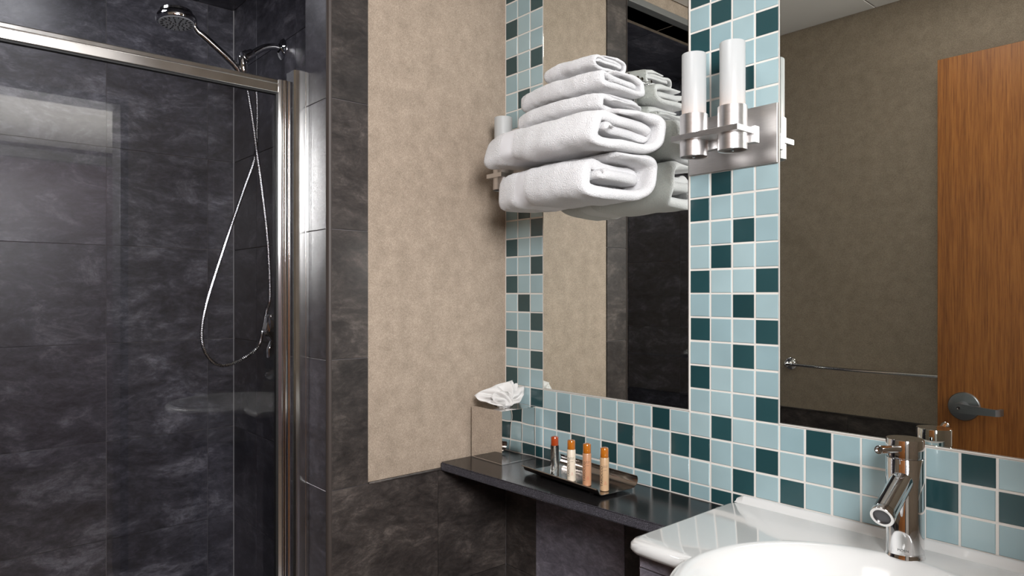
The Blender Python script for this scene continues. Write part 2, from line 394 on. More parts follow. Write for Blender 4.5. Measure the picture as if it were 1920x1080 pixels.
def wall_mirror(x0, x1, label):
    t = thing('wall_mirror', ((x0 + x1) / 2, 0, MB0 + .003), label, 'mirror')
    obj('backing', B(x0, x1, -.0032, -.0016, MB0 + .003, CEIL - .01), mirror_edge, t)
    obj('mirror_glass', B(x0 + .0006, x1 - .0006, -.0044, -.0032, MB0 + .0036, CEIL - .0106, bev=.0008, seg=1), mirror_mat, t)
    cb = bmesh.new()
    for xx in (x0 - .0018, x1 + .0002): box(cb, xx, xx + .0016, -.0040, -.0016, MB0, CEIL - .01)
    box(cb, x0, x1, -.0040, -.0016, MB0 + .001, MB0 + .003)
    obj('sealant_bead', cb, grout_light, t)
wall_mirror(.1520, .5985, 'tall narrow wall mirror behind the stacked towels, above the black ledge')
wall_mirror(.8020, 1.4960, 'wide wall mirror over the sink, reflecting the wooden door')

# ---------------------------------------------------------------- black stone ledge
bm = bmesh.new(); ZT, ZB = -.4305, -.4515
prism(bm, [(.001, -.003), (.001, -.222), (.004, -.2245), (.35, -.210), (.7135, -.192), (.7135, -.003)], 'z', ZB, ZT)
bmesh.ops.bevel(bm, geom=[e for e in bm.edges if all(v.co.y < -.1 for v in e.verts)], offset=.0022, segments=2, affect='EDGES')
for f_ in bm.faces:
    f_.normal_update()
    if f_.normal.y < -.9 and f_.calc_center_median().y < -.1: f_.material_index = 1
tag(obj('stone_ledge', bm, [black_stone, stone_edge]), 'polished black stone ledge under the mosaic wall, from corner to sink', 'ledge')

# ---------------------------------------------------------------- vanity base (tiled box) and washbasin
vb = thing('vanity_base', (1.1, -.17, FLOOR), 'grey tiled box standing under the white washbasin top', 'vanity')
cb = B(.7145, 1.498, -.3125, -.004, FLOOR + .0045, -.60); box(cb, .7145, .808, -.3125, -.004, -.60, -.4375); box(cb, 1.292, 1.498, -.3125, -.004, -.60, -.4375)
obj('carcass', cb, grout_dark, vb)
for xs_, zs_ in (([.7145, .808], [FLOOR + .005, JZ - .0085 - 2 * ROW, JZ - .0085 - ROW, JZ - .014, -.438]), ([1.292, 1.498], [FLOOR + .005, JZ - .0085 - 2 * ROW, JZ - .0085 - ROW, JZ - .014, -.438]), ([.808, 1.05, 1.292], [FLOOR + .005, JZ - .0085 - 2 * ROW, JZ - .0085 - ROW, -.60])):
    tile_grid(vb, (0, -.3125, 0), (1, 0, 0), (0, 0, 1), xs_, zs_, slate_under_lifted, gap=.003)
tile_grid(vb, (.7145, 0, 0), (0, -1, 0), (0, 0, 1), [.005, .3125], [FLOOR + .005, JZ - .0085 - 2 * ROW, JZ - .0085 - ROW, JZ - .014, -.438], slate_under_lifted, gap=.003)

def basin():
    sx0, sx1, sy0, sy1, zt, zb = .704, 1.497, -.343, -.004, -.4105, -.4355
    cx, cy, rx, ry = 1.05, -.305, .212, .214
    t = thing('washbasin', (1.1, -.17, zb), 'white ceramic washbasin with flat deck and round projecting bowl', 'sink')
    bm = bmesh.new(); n = 480
    def rrect(d, x0, x1, y0, y1, rc=.024):
        lo, hi = 0.0, 1.2
        mx_, my_, hx_, hy_ = (x0 + x1) / 2, (y0 + y1) / 2, (x1 - x0) / 2 - rc, (y1 - y0) / 2 - rc
        for _ in range(28):
            t_ = (lo + hi) / 2; qx = abs(cx + d.x * t_ - mx_) - hx_; qy = abs(cy + d.y * t_ - my_) - hy_
            sd_ = math.hypot(max(qx, 0), max(qy, 0)) + min(max(qx, qy), 0) - rc
            if sd_ < 0: lo = t_
            else: hi = t_
        return lo
    def outline(off):
        """deck outline with the bowl bulging out of the front, sampled by angle round the bowl centre"""
        pts = []
        x0, x1, y0, y1 = sx0 + off, sx1 - off, sy0 + off, sy1 - off
        for i in range(n):
            a = 2 * PI * i / n; d = Vector((math.cos(a), math.sin(a)))
            ts = []
            if d.x > 1e-9: ts.append((x1 - cx) / d.x)
            if d.x < -1e-9: ts.append((x0 - cx) / d.x)
            if d.y > 1e-9: ts.append((y1 - cy) / d.y)
            if d.y < -1e-9: ts.append((y0 - cy) / d.y)
            tr_ = rrect(d, x0, x1, y0, y1); re = 1 / math.sqrt((d.x / (rx + .022 - off)) ** 2 + (d.y / (ry + .022 - off)) ** 2)
            pts.append(max(tr_, re) if d.y < 0 else tr_)
        sm = pts[:]
        return [Vector((cx + sm[i] * math.cos(2 * PI * i / n), cy + sm[i] * math.sin(2 * PI * i / n))) for i in range(n)]
    def ring(pts, z): return [bm.verts.new((p.x, p.y, z)) for p in pts]
    def ell(f, z, dy=0): return [bm.verts.new((cx + rx * f * math.cos(2 * PI * i / n), cy + dy + ry * f * math.sin(2 * PI * i / n), z)) for i in range(n)]
    rings = [ring(outline(.012), zb), ring(outline(.004), zb + .002), ring(outline(.0), zb + .009), ring(outline(.001), zb + .017), ring(outline(.005), zt - .003), ring(outline(.013), zt)]
    rings += [ell(1.05, zt + .0), ell(1.025, zt + .0014), ell(1.0, zt + .0012), ell(.975, zt - .0010), ell(.945, zt - .0055), ell(.90, zt - .014), ell(.84, zt - .028), ell(.75, zt - .046), ell(.62, zt - .065), ell(.45, zt - .080), ell(.25, zt - .090), ell(.1, zt - .093)]
    for a, b in zip(rings, rings[1:]):
        for i in range(n): bm.faces.new((a[i], a[(i + 1) % n], b[(i + 1) % n], b[i]))
    bm.faces.new(rings[-1])
    # underside of the bowl
    lo = [ell(1.09, zb), ell(1.0, zb - .035), ell(.86, zb - .075), ell(.6, zb - .115), ell(.3, zb - .13)]
    for a, b in zip(lo, lo[1:]):
        for i in range(n): bm.faces.new((b[i], b[(i + 1) % n], a[(i + 1) % n], a[i]))
    bm.faces.new(lo[-1])
    obj('basin_body', bm, ceramic, t, smooth=True, auto=50)
    # upstand against the mosaic
    b2 = bmesh.new(); prism(b2, [(-.003, zt - .001), (-.003, -.3985), (-.0075, -.397), (-.012, -.3995), (-.0155, zt + .003), (-.022, zt - .0005)], 'x', sx0 + .012, sx0 + .026); prism(b2, [(-.003, zt - .001), (-.003, -.3985), (-.0075, -.397), (-.012, -.3995), (-.0155, zt + .003), (-.022, zt - .0005)], 'x', sx0 + .026, sx1)
    [setattr(v_.co, 'z', zt + (v_.co.z - zt) * .45) for v_ in b2.verts if v_.co.x < sx0 + .02]
    obj('backsplash_lip', b2, ceramic, t, smooth=True, auto=50)
    d = bmesh.new(); lathe(d, [(0, 0), (.021, 0), (.023, -.002), (.023, -.004)], (cx, cy, zt - .0915), seg=24)
    obj('drain', d, chrome, t, smooth=True, auto=40)
basin()

# ---------------------------------------------------------------- text
def text_mesh(s, size, bend=None, thick=.0):
    cu = bpy.data.curves.new('lettering', 'FONT'); cu.body = s; cu.size = size; cu.align_x = 'CENTER'; cu.align_y = 'CENTER'; cu.extrude = thick
    o = bpy.data.objects.new('lettering', cu); COL.objects.link(o)
    dg = bpy.context.evaluated_depsgraph_get(); dg.update()
    me = bpy.data.meshes.new_from_object(o.evaluated_get(dg)); bpy.data.objects.remove(o); bpy.data.curves.remove(cu); return me
def lettering(name, s, size, parent, mat, c, radius, ang, rot90=False, spread=1.0, lift=.0002):
    """wraps text round a vertical cylinder of given radius at centre c facing direction ang (radians)"""
    me = text_mesh(s, size)
    bm = bmesh.new(); bm.from_mesh(me); bpy.data.meshes.remove(me)
    bmesh.ops.subdivide_edges(bm, edges=[e for e in bm.edges if e.calc_length() > size * .25], cuts=2)
    for v in bm.verts:
        x, y = v.co.x * spread, v.co.y
        if rot90: x, y = -y, x
        a = ang + x / radius; r = radius + lift
        v.co = Vector((c[0] + r * math.cos(a), c[1] + r * math.sin(a), c[2] + y))
    return obj(name, bm, mat, parent)
ink = plain('ink_black', (.02, .02, .02), .5); ink_red = plain('ink_red', rgb(190, 60, 50), .5)

# ---------------------------------------------------------------- faucet
FX, FY, FZ = 1.0443, -.070, -.4105
f = thing('faucet', (FX, FY, FZ), 'chrome cylindrical single-lever tap with angled tube spout', 'faucet')
b = bmesh.new(); lathe(b, [(.0001, 0), (.0285, 0), (.0285, .001), (.0272, .0035), (.0268, .01), (.0268, .1535), (.0262, .1543)], (FX, FY, FZ), seg=48); obj('body', b, chrome, f, smooth=True, auto=40)
b = bmesh.new(); lathe(b, [(.0001, .1543), (.0255, .1543), (.0255, .1556), (.0268, .1562), (.0268, .1825), (.0262, .1835), (.0001, .1838)], (FX, FY, FZ), seg=48); obj('cap', b, chrome, f, smooth=True, auto=40)
p0, p1 = Vector((FX, FY - .018, -.2405)), Vector((1.036, -.1515, -.2345)); d = p1 - p0
b = bmesh.new(); L_ = d.length; lathe(b, [(.0001, 0), (.0062, 0), (.0062, L_ - .002), (.0066, L_ - .001), (.0062, L_), (.0045, L_), (.0038, L_ - .004), (.0001, L_ - .004)], p0, d, 24); obj('lever', b, chrome, f, smooth=True, auto=40)
p0, p1 = Vector((1.046, -.075, -.2845)), Vector((1.0485, -.172, -.3285)); d = p1 - p0; L_ = d.length
b = bmesh.new(); lathe(b, [(.0001, 0), (.0165, 0), (.0165, L_ - .011)], p0, d, 36); obj('spout', b, chrome, f, smooth=True, auto=40)
b = bmesh.new(); lathe(b, [(.0160, L_ - .011), (.0170, L_ - .010), (.0170, L_ - .001), (.0163, L_), (.0125, L_), (.0118, L_ - .002), (.0118, L_ - .006), (.0001, L_ - .006)], p0, d, 36); ae = obj('aerator', b, chrome_soft, f, smooth=True, auto=40)
b = bmesh.new(); lathe(b, [(.0117, L_ - .0055), (.0117, L_ - .0035), (.0001, L_ - .0032)], p0, d, 24); obj('aerator_screen', b, plain('aerator_dark', (.05, .05, .055), .4), ae)
lettering('brand_lettering', 'MOEN', .0052, f, plain('engraving', (.03, .03, .03), .6), (FX, FY, FZ + .0145), .0268, math.atan2(-1.18, .413) - .1, spread=1.05)

# ---------------------------------------------------------------- wall sconces
def sconce(x_plate0, x_plate1, xb, label, warm=True, one=False):
    """xb: centre of the cross bar"""
    cx = (x_plate0 + x_plate1) / 2
    t = thing('wall_sconce', (cx, 0, .3075), label, 'wall lamp')
    obj('back_plate', B(x_plate0, x_plate1, -.0085, -.0033, .2503, .3645, bev=.0006, seg=1), steel_h, t)
    b = bmesh.new(); lathe(b, [(.012, 0), (.012, .036)], (xb, -.0085, .300), (0, -1, 0), 20); obj('stem', b, steel_cup, t, smooth=True)
    hl, hr = (.030, .030) if one else (.0745, .0725)
    obj('mount_block', B(xb - hl + .010, xb + hr + .0055 - (.01 if one else 0), -.060, -.044, .2845, .3155, bev=.0006, seg=1), steel_h, t)
    obj('cross_bar', B(xb - hl, xb + hr, -.111, -.048, .3015, .3125, bev=.0005, seg=1), steel_h, t)
    for s in ((0,) if one else (-1, 1)):
        zt_ = .460 if one else .4735
        c = (xb + s * .0425, -.0785, 0)
        b = bmesh.new(); lathe(b, [(.0262, .272), (.0272, .271), (.0272, .3535), (.0262, .354), (.0250, .353), (.0245, .345), (.0245, .300), (.018, .296), (.018, .280), (.0255, .278), (.0255, .272)], c, seg=40, close=True)
        cup = obj('cup', b, steel_cup, t, smooth=True, auto=35)
        b = bmesh.new(); lathe(b, [(.0001, .2785), (.0172, .2785), (.0172, .2845), (.0001, .2845)], c, seg=24); obj('socket', b, black_metal, cup)
        b = bmesh.new(); lathe(b, [(.0001, .2775), (.0032, .2775), (.0032, .270), (.0001, .2695)], c, seg=12); obj('finial_screw', b, chrome, cup, smooth=True, auto=40)
        b = bmesh.new(); lathe(b, [(.0236, .318), (.0236, zt_ - .0005), (.0230, zt_ + .001), (.0215, zt_ + .0013), (.0208, zt_), (.0208, .318)], c, seg=40, close=True)
        obj('glass_shade', b, frosted, t, smooth=True, auto=50)
        if warm:
            b = bmesh.new(); lathe(b, [(.0001, .306), (.006, .306), (.0085, .320), (.0085, .350), (.005, .358), (.0001, .360)], c, seg=16); obj('bulb', b, bulb_glow, t, smooth=True)
sconce(.6012, .7992, .7045, 'brushed steel twin sconce with frosted glass tubes between the two mirrors')
sconce(.0200, .1300, .0790, 'single frosted tube sconce half hidden behind the towel stack', warm=False, one=True)

# ---------------------------------------------------------------- shower door
GX = -.112
sd = thing('shower_door', (GX, -.95, FLOOR + .1), 'framed clear glass shower door with polished nickel rails and wall channel', 'shower door')
def lip(z): return z
# header: upper sloped face, lower flat face
hz0, hz1 = .4655, .4955
prof = [(GX - .012, hz0), (GX + .0118, hz0), (GX + .0124, hz0 + .001), (GX + .0136, hz0 + .0175), (GX + .0112, hz0 + .0192), (GX + .0110, hz0 + .0200), (GX + .0120, hz0 + .0215), (GX + .0122, hz1 - .002), (GX + .0110, hz1), (GX - .012, hz1)]
b = bmesh.new(); prism(b, prof, 'y', YF + .04, -.5745)
bmesh.ops.bisect_plane(b, geom=b.verts[:] + b.edges[:] + b.faces[:], plane_co=(0, -.6085, hz0), plane_no=(0, .0340, .0300 * -1).__class__((0, 1, -1.13)), clear_outer=False)
obj('top_rail', b, nickel, sd)
# stile with rounded flutes, in (x, y)
def stile(y0, y1, zlo, zhi, name):
    n = 26; pts = []
    for i in range(n + 1):
        s = i / n; yy = y0 + (y1 - y0) * s
        bulge = .0135 + .0035 * math.sin(PI * s) - .0028 * math.exp(-((s - .34) / .05) ** 2) - .0028 * math.exp(-((s - .70) / .05) ** 2)
        pts.append((GX + bulge, yy))
    pts += [(GX - .012, y1), (GX - .012, y0)]
    b = bmesh.new(); prism(b, pts, 'z', zlo, zhi); return obj(name, b, chrome_soft, sd, smooth=True, auto=55)
stile(-.6085, -.5745, FLOOR + .125, hz1 - .0005, 'stile')
stile(YF + .005, YF + .04, FLOOR + .125, hz1 - .0005, 'stile')
obj('bottom_rail', B(GX - .012, GX + .0135, YF + .04, -.6085, FLOOR + .125, FLOOR + .16, bev=.002), nickel, sd)
obj('glass_pane', B(GX - .003, GX + .003, YF + .036, -.606, FLOOR + .155, hz0 + .004), pane_glass, sd)
g = bmesh.new(); box(g, GX - .005, GX + .0075, -.6115, -.6083, FLOOR + .16, hz0); box(g, GX - .005, GX + .0075, YF + .04, -.6115, hz0 - .0035, hz0 + .0002)
obj('gasket', g, rubber, sd)
# wall channel screwed to the reveal
pts = [(-.140, YJ - .0005), (-.0985, YJ - .0005), (-.0985, YJ - .003), (-.0965, YJ - .0035), (-.0965, YJ - .0085), (-.0972, YJ - .0095), (-.0955, YJ - .0105), (-.0950, YJ - .024), (-.0965, YJ - .0335), (-.1000, YJ - .0375), (-.140, YJ - .0375)]
b = bmesh.new(); prism(b, pts, 'z', FLOOR + .1, .5255); obj('wall_channel', b, nickel, sd, smooth=True, auto=30)
obj('pivot_gap_filler', B(-.128, -.104, YJ - .0415, YJ - .0375, FLOOR + .125, .4925), rubber, sd)

# ---------------------------------------------------------------- hand shower on its arm
HX = -.535
sh = thing('shower_bracket', (HX, YS, .7255), 'curved chrome shower arm with round wall flange above the glass door', 'shower arm')
b = bmesh.new(); lathe(b, [(.031, 0), (.031, .002), (.024, .008), (.013, .012)], (HX, YS, .7255), (0, -1, 0), 32); obj('flange', b, chrome, sh, smooth=True, auto=40)
arm = spline([(HX, YS - .002, .7255), (HX, YS - .028, .7265), (HX, YS - .058, .716), (HX, YS - .092, .690)], 8)
b = bmesh.new(); tube(b, arm, .0098, 16); obj('pipe', b, chrome, sh, smooth=True, auto=50)
b = bmesh.new(); lathe(b, [(.0001, 0), (.013, 0), (.015, .003), (.015, .014), (.018, .017), (.018, .030), (.014, .034), (.0001, .036)], (HX, YS - .088, .6935), (0, -.75, -.55), 24); obj('swivel_nut', b, chrome, sh, smooth=True, auto=40)
b = bmesh.new(); lathe(b, [(.0001, -.02), (.011, -.02), (.0135, -.012), (.0135, .020), (.010, .030), (.0001, .030)], (HX, -.532, .657), (0, .12, -1), 20); obj('holder', b, chrome, sh, smooth=True, auto=40)

hs = thing('hand_shower', (HX, -.60, .60), 'round chrome hand shower with grey spray face, resting in its holder', 'hand shower')
hc = Vector((HX, -.7085, .7295)); ax = Vector((.10, .02, -1)).normalized()
b = bmesh.new(); lathe(b, [(.0001, -.024), (.030, -.022), (.0475, -.017), (.0515, -.008), (.0515, -.003), (.0495, .0015), (.0475, .002), (.0001, .002)], hc, ax, 40); obj('head', b, chrome, hs, smooth=True, auto=40)
b = bmesh.new(); lathe(b, [(.0001, .0032), (.043, .0032), (.045, .0015), (.0001, .001)], hc, ax, 40); face = obj('spray_face', b, plain('spray_face_grey', rgb(186, 188, 192), .35), hs, smooth=True, auto=40)
u, v = frame_of(ax)
def nozzles():
    bm = bmesh.new()
    for r, n_, rr, ln in ((.036, 20, .0008, .0036), (.025, 10, .0012, .0018), (.016, 8, .0013, .0016), (.008, 5, .0013, .0014)):
        for i in range(n_):
            a = 2 * PI * i / n_ + r * 30; rad = u * math.cos(a) + v * math.sin(a); tan = u * -math.sin(a) + v * math.cos(a); c = hc + ax * .0033 + rad * r
            vs = [bm.verts.new(c + rad * sx_ * ln / 1 + tan * sy_ * rr + ax * h) for h in (0, .0012) for sx_, sy_ in ((-1, -1), (1, -1), (1, 1), (-1, 1))]
            for q in ((0, 3, 2, 1), (4, 5, 6, 7), (0, 1, 5, 4), (1, 2, 6, 5), (2, 3, 7, 6), (3, 0, 4, 7)): bm.faces.new([vs[k] for k in q])
    return bm
nz = obj('spray_nozzles', nozzles(), rubber, face); nz['kind'] = 'stuff'
hp = spline([hc + Vector((0, .040, -.000)) - ax * .012, (HX, -.655, .7195), (HX, -.632, .705), (HX, -.5565, .649), (HX, -.535, .618)], 8)
n = len(hp); b = bmesh.new(); tube(b, hp, [.0062 + .0040 * math.sin(PI * min(1, (i / n) ** 1.6)) for i in range(n)], 20); obj('handle', b, chrome, hs, smooth=True, auto=50)
b = bmesh.new(); lathe(b, [(.0001, .008), (.041, .007), (.042, 0), (.0001, 0)], hc - ax * .022, -ax, 36); obj('back_cover', b, chrome_soft, hs, smooth=True, auto=40)
b = bmesh.new(); lathe(b, [(.0085, 0), (.0105, .002), (.0105, .022), (.0075, .03)], (HX, -.531, .619), (0, .2, -1), 16); obj('hose_nut', b, chrome, hs, smooth=True, auto=40)

def hose():
    pts = spline([(HX, -.5195, .590), (HX + .002, -.505, .50), (HX + .004, -.492, .398), (HX + .006, -.484, .338), (HX + .006, -.463, .16), (HX + .006, -.456, .0),
                  (HX - .006, -.4615, -.050), (HX - .016, -.4700, -.112), (HX + .002, -.491, -.155), (HX, -.535, -.186), (HX, -.583, -.2005), (HX, -.617, -.186), (HX, -.640, -.145),
                  (HX, -.6435, -.092), (HX, -.630, -.020), (HX, -.602, .075), (HX, -.567, .185), (HX - .006, -.527, .300), (HX - .010, -.494, .398), (HX - .012, -.487, .49), (HX - .010, -.490, .588), (HX - .004, -.508, .635)], 46)
    # resample evenly, ribbed radius
    L = [0]
    for a, b_ in zip(pts, pts[1:]): L.append(L[-1] + (b_ - a).length)
    out, st, j = [], .0012, 0; s = 0
    while s < L[-1]:
        while L[j + 1] < s: j += 1
        t = (s - L[j]) / (L[j + 1] - L[j]); out.append(pts[j].lerp(pts[j + 1], t)); s += st
    rad = [(.0048, .0056, .0056, .0048)[i % 4] - (.0008 if i % 4 == 0 else 0) for i in range(len(out))]
    b = bmesh.new(); tube(b, out, rad, 8); return b
tag(obj('shower_hose', hose(), plain('hose_chrome', (.48, .48, .50), .14, 1), None, smooth=False), 'ribbed chrome hose hanging in a long loop behind the shower glass', 'hose')

# mixing valve on the side wall
VX, VZ = -.555, -.088
mv = thing('shower_valve', (VX, YS, VZ), 'chrome shower mixer valve with lever, partly behind the door stile', 'valve')
b = bmesh.new(); lathe(b, [(.064, 0), (.064, .003), (.058, .009), (.030, .013), (.0001, .013)], (VX + .045, YS, VZ), (0, -1, 0), 40); obj('escutcheon', b, chrome_soft, mv, smooth=True, auto=35)
b = bmesh.new(); lathe(b, [(.0001, 0), (.027, 0), (.027, .030), (.024, .045), (.0001, .048)], (VX + .045, YS - .010, VZ), (0, -1, 0), 28); obj('cartridge_cover', b, chrome, mv, smooth=True, auto=40)
pq = lambda px, py: (-.4646 + (px - 508) * .0015, -.059 - (py - 590) * .00145)
b = bmesh.new(); prism(b, [pq(*p) for p in ((505, 593), (520, 592), (527, 606), (530, 640), (512, 645), (499, 622))], 'x', -.534, -.500)
bmesh.ops.bevel(b, geom=b.edges[:], offset=.0035, segments=2, affect='EDGES'); obj('handle_body', b, chrome_soft, mv, smooth=True, auto=35)
b = bmesh.new(); prism(b, [pq(*p) for p in ((512, 642), (529, 640), (526, 660), (506, 678), (505, 660))], 'x', -.525, -.509)
bmesh.ops.bevel(b, geom=b.edges[:], offset=.0025, segments=2, affect='EDGES'); obj('lever', b, chrome, mv, smooth=True, auto=35)
b = bmesh.new(); lathe(b, [(.0001, 0), (.014, 0), (.014, .016), (.009, .024), (.0001, .024)], (VX + .045, YS - .045, VZ + .005), (0, 0, 1), 20); obj('outlet_boss', b, chrome, mv, smooth=True, auto=40)

# ---------------------------------------------------------------- towels
def towel(name, x0, x1, yf, yb, z0, z1, turns, label, seed, band=None, droop=.0, flap=.02, wav=.004, tilt=0.0, lean=0.0, e=.40, gap=.97, a0=PI + .15):
    """a towel folded over itself: one thick sheet wound flat round its own core, lying along x"""
    H, Wd = z1 - z0, yb - yf; t = H / (turns * 2 + .35)
    n = int(40 * turns); yc, zc = (yf + yb) / 2, (z0 + z1) / 2
    pv, lay = [], []
    for i in range(n + 1):
        s = i / n * turns; a = -s * 2 * PI - PI / 2 + a0
        q0 = min(1, max(0, (s - .72) / .33)); sk = q0 * q0 * (3 - 2 * q0) * s
        hw = Wd / 2 - t * .5 - sk * t * .62; hh = max(H / 2 - t * .5 - sk * t, t * .02)
        ca, sa = math.cos(a), math.sin(a)
        hw = max(hw, .01); pv.append(Vector((yc + hw * math.copysign(abs(ca) ** e, ca), zc + hh * math.copysign(abs(sa) ** (e * 1.15), sa)))); lay.append(s)
    U = 64; bm = bmesh.new(); rings = []; bl = bm.verts
    for j in range(U + 1):
        u_ = .5 - .5 * math.cos(PI * j / U); x_ = 2 * u_ - 1
        c_ = 1 - 1.1 * t / (x1 - x0); e_ = 1 if abs(x_) < c_ else max(0, 1 - ((abs(x_) - c_) / (1 - c_)) ** 2) ** .5
        L_, R_ = [], []
        for i, p in enumerate(pv):
            a = pv[max(i - 1, 0)]; c = pv[min(i + 1, n)]; d = c - a
            d = d.normalized() if d.length > 1e-7 else Vector((1, 0)); nn = Vector((-d.y, d.x))
            q = 1.0 if 2 < i < n - 12 else (.45 + .18 * min(i, 3) if i <= 2 else .12 + .073 * (n - i))
            # each layer ends at its own place
            st_ = flap * noise.noise(Vector((lay[i] * 1.7, seed, 0))) * max(0, x_) ** 3 - flap * .5 * noise.noise(Vector((lay[i] * 1.3, seed + 9, 3))) * max(0, -x_) ** 3 - (.005 * lay[i]) * abs(x_) ** 6 * (1 if x_ > 0 else .6)
            xx = x0 + (x1 - x0) * u_ + st_
            th = t * gap * .5 * max(e_, .04)
            if band and lay[i] < 1.1 and band[0] < xx < band[1]: th *= .90
            for side, lst in ((1, L_), (-1, R_)):
                yy = p.x + nn.x * th * side * q; zz = p.y + nn.y * th * side * q
                fy = (yc - yy) / (Wd / 2)          # 1 at the front face
                yy += (yc - yy) * .10 * abs(x_) ** 5   # corners pulled in
                zz = zc + (zz - zc) * (1 - .04 * abs(x_) ** 6)
                zz += wav * noise.noise(Vector((xx * 6, yy * 5 + lay[i] * .5, seed * 1.7))) + .0030 * noise.noise(Vector((xx * 24, yy * 22, zz * 20 + seed))) + .0011 * noise.noise(Vector((xx * 75, yy * 70, zz * 70 + seed)))
                yy += wav * 1.1 * noise.noise(Vector((xx * 6 + 5, zz * 9, seed * 2.3))) + .0030 * noise.noise(Vector((xx * 22, zz * 24 + 7, yy * 12 + seed))) + .0011 * noise.noise(Vector((xx * 75 + 3, yy * 70, zz * 70 + seed)))
                zz -= droop * max(0, -x_) ** 3 * max(0, fy) + droop * .6 * max(0, x_) ** 4
                yy += lean * (zz - zc); zz += tilt * x_ * .5
                lst.append(bm.verts.new((xx, yy, zz)))
        rings.append(L_ + R_[::-1])
    m_ = len(rings[0])
    for a, b_ in zip(rings, rings[1:]):
        for i in range(m_):
            fc = bm.faces.new((a[i], a[(i + 1) % m_], b_[(i + 1) % m_], b_[i]))
            if band and i < 44 and band[0] < (a[i].co.x + b_[i].co.x) / 2 < band[1]: fc.material_index = 1
            if band and i > m_ - 46 and band[0] < (a[i].co.x + b_[i].co.x) / 2 < band[1]: fc.material_index = 1
    h = m_ // 2
    for r_ in (rings[0], rings[-1]):
        for i in range(h - 1): bm.faces.new((r_[i], r_[i + 1], r_[m_ - 2 - i], r_[m_ - 1 - i]))
    o = obj(name, bm, [towel_mat, band_mat], None, smooth=True)
    c = Vector(((x0 + x1) / 2, (yf + yb) / 2, z0)); o.data.transform(Matrix.Translation(-c)); o.location = c
    return tag(o, label, 'towel', 'white towels stacked on the rack')
towel('bath_towel', .195, .505, -.205, -.016, .202, .304, 1.95, 'thick white folded bath towel at the very bottom of the stack', 1.3, band=(.262, .300), droop=.006, flap=.06, wav=.008, lean=.10)
towel('bath_towel', .172, .535, -.222, -.012, .302, .396, 1.95, 'thick white folded bath towel, second from the bottom of the stack', 5.1, band=(.235, .278), droop=.016, flap=.05, wav=.008, lean=.25)
towel('hand_towel', .225, .492, -.168, -.014, .394, .438, 1.6, 'thin white folded hand towel, middle one of the stack', 8.7, droop=.010, flap=.03, wav=.007)
towel('hand_towel', .232, .496, -.165, -.014, .436, .484, 1.6, 'white folded hand towel just under the topmost washcloth', 11.2, droop=.008, flap=.03, wav=.007)
towel('washcloth', .298, .458, -.148, -.030, .4905, .530, 2, 'small white rolled washcloth on top of the towel stack', 14.9, droop=.006, flap=.02, wav=.006, e=.6, gap=.86)

# chrome rack the towels sit on
rk = thing('towel_rack', (.37, 0, .20), 'chrome wall rack carrying the stacked white towels', 'towel rack')
b = bmesh.new()
for yy in (-.012, -.045): tube(b, [(.29, yy, .4885), (.470, yy, .4885)], .0036, 10)
obj('upper_rail', b, chrome, rk, smooth=True, auto=50)
for yy in (-.04, -.085, -.13):
    b = bmesh.new(); tube(b, [(.29, yy, .231), (.462, yy, .231)], .003, 10); obj('shelf_rod', b, chrome, rk, smooth=True, auto=50)
for xx in (.30, .455):
    b = bmesh.new(); tube(b, [(xx, -.004, .4845), (xx, -.05, .4845)], .004, 10); tube(b, [(xx, -.006, .231), (xx, -.006, .4845)], .004, 10); tube(b, [(xx, -.004, .231), (xx, -.14, .231)], .004, 10)
    obj('side_bracket', b, chrome, rk, smooth=True, auto=50)

# ---------------------------------------------------------------- tissue box
tb = thing('tissue_box', (.072, -.073, ZT), 'mirror-polished square tissue box cover in the ledge corner', 'tissue box')
b = bmesh.new(); x0, x1, y0, y1, z0, z1 = .0105, .1345, -.1300, -.0150, ZT + .0006, -.2945
# cover with an oval slot in the top
n = 48; cxx, cyy = (x0 + x1) / 2, (y0 + y1) / 2
def sq(i, r=0):
    a = 2 * PI * i / n + PI / 4 * 0; d = Vector((math.cos(a), math.sin(a))); m_ = max(abs(d.x) / ((x1 - x0) / 2 - r), abs(d.y) / ((y1 - y0) / 2 - r)); return (cxx + d.x / m_, cyy + d.y / m_)
corner_idx = [round(math.atan2(sy_ * (y1 - y0), sx_ * (x1 - x0)) / (2 * PI) * n) % n for sx_, sy_ in ((1, 1), (-1, 1), (-1, -1), (1, -1))]
def sqr(r, z):
    P_ = [sq(i, r) for i in range(n)]
    for ci, (sx_, sy_) in zip(corner_idx, ((1, 1), (-1, 1), (-1, -1), (1, -1))): P_[ci] = (cxx + sx_ * ((x1 - x0) / 2 - r), cyy + sy_ * ((y1 - y0) / 2 - r))
    return [b.verts.new((p[0], p[1], z)) for p in P_]
def ov(z, a_=.030, c_=.020): return [b.verts.new((cxx + a_ * math.cos(2 * PI * i / n), cyy + c_ * math.sin(2 * PI * i / n), z)) for i in range(n)]
rs = [sqr(0, z0), sqr(0, z1 - .0006), sqr(.0006, z1), ov(z1), ov(z1 - .002)]
for p_, q_ in zip(rs, rs[1:]):
    for i in range(n): b.faces.new((p_[i], p_[(i + 1) % n], q_[(i + 1) % n], q_[i]))
k = M('mirror_polished_steel'); vv = k.coord(rnd=False); k.set(Base_Color=(.80, .78, .76, 1), Metallic=1.0, Roughness=.03); k.bump(k.noise(vv, 11, 1), .22, .008)
obj('cover', b, k.m, tb)
b = bmesh.new()
for (a0, a1, c0, c1) in ((x0 - .0012, x1 + .0012, y0 - .0012, y0), (x1, x1 + .0012, y0, y1), (x0 - .0012, x0, y0, y1)): box(b, a0, a1, c0, c1, ZT + .0004, ZT + .0032)
obj('base_rim', b, chrome_soft, tb)

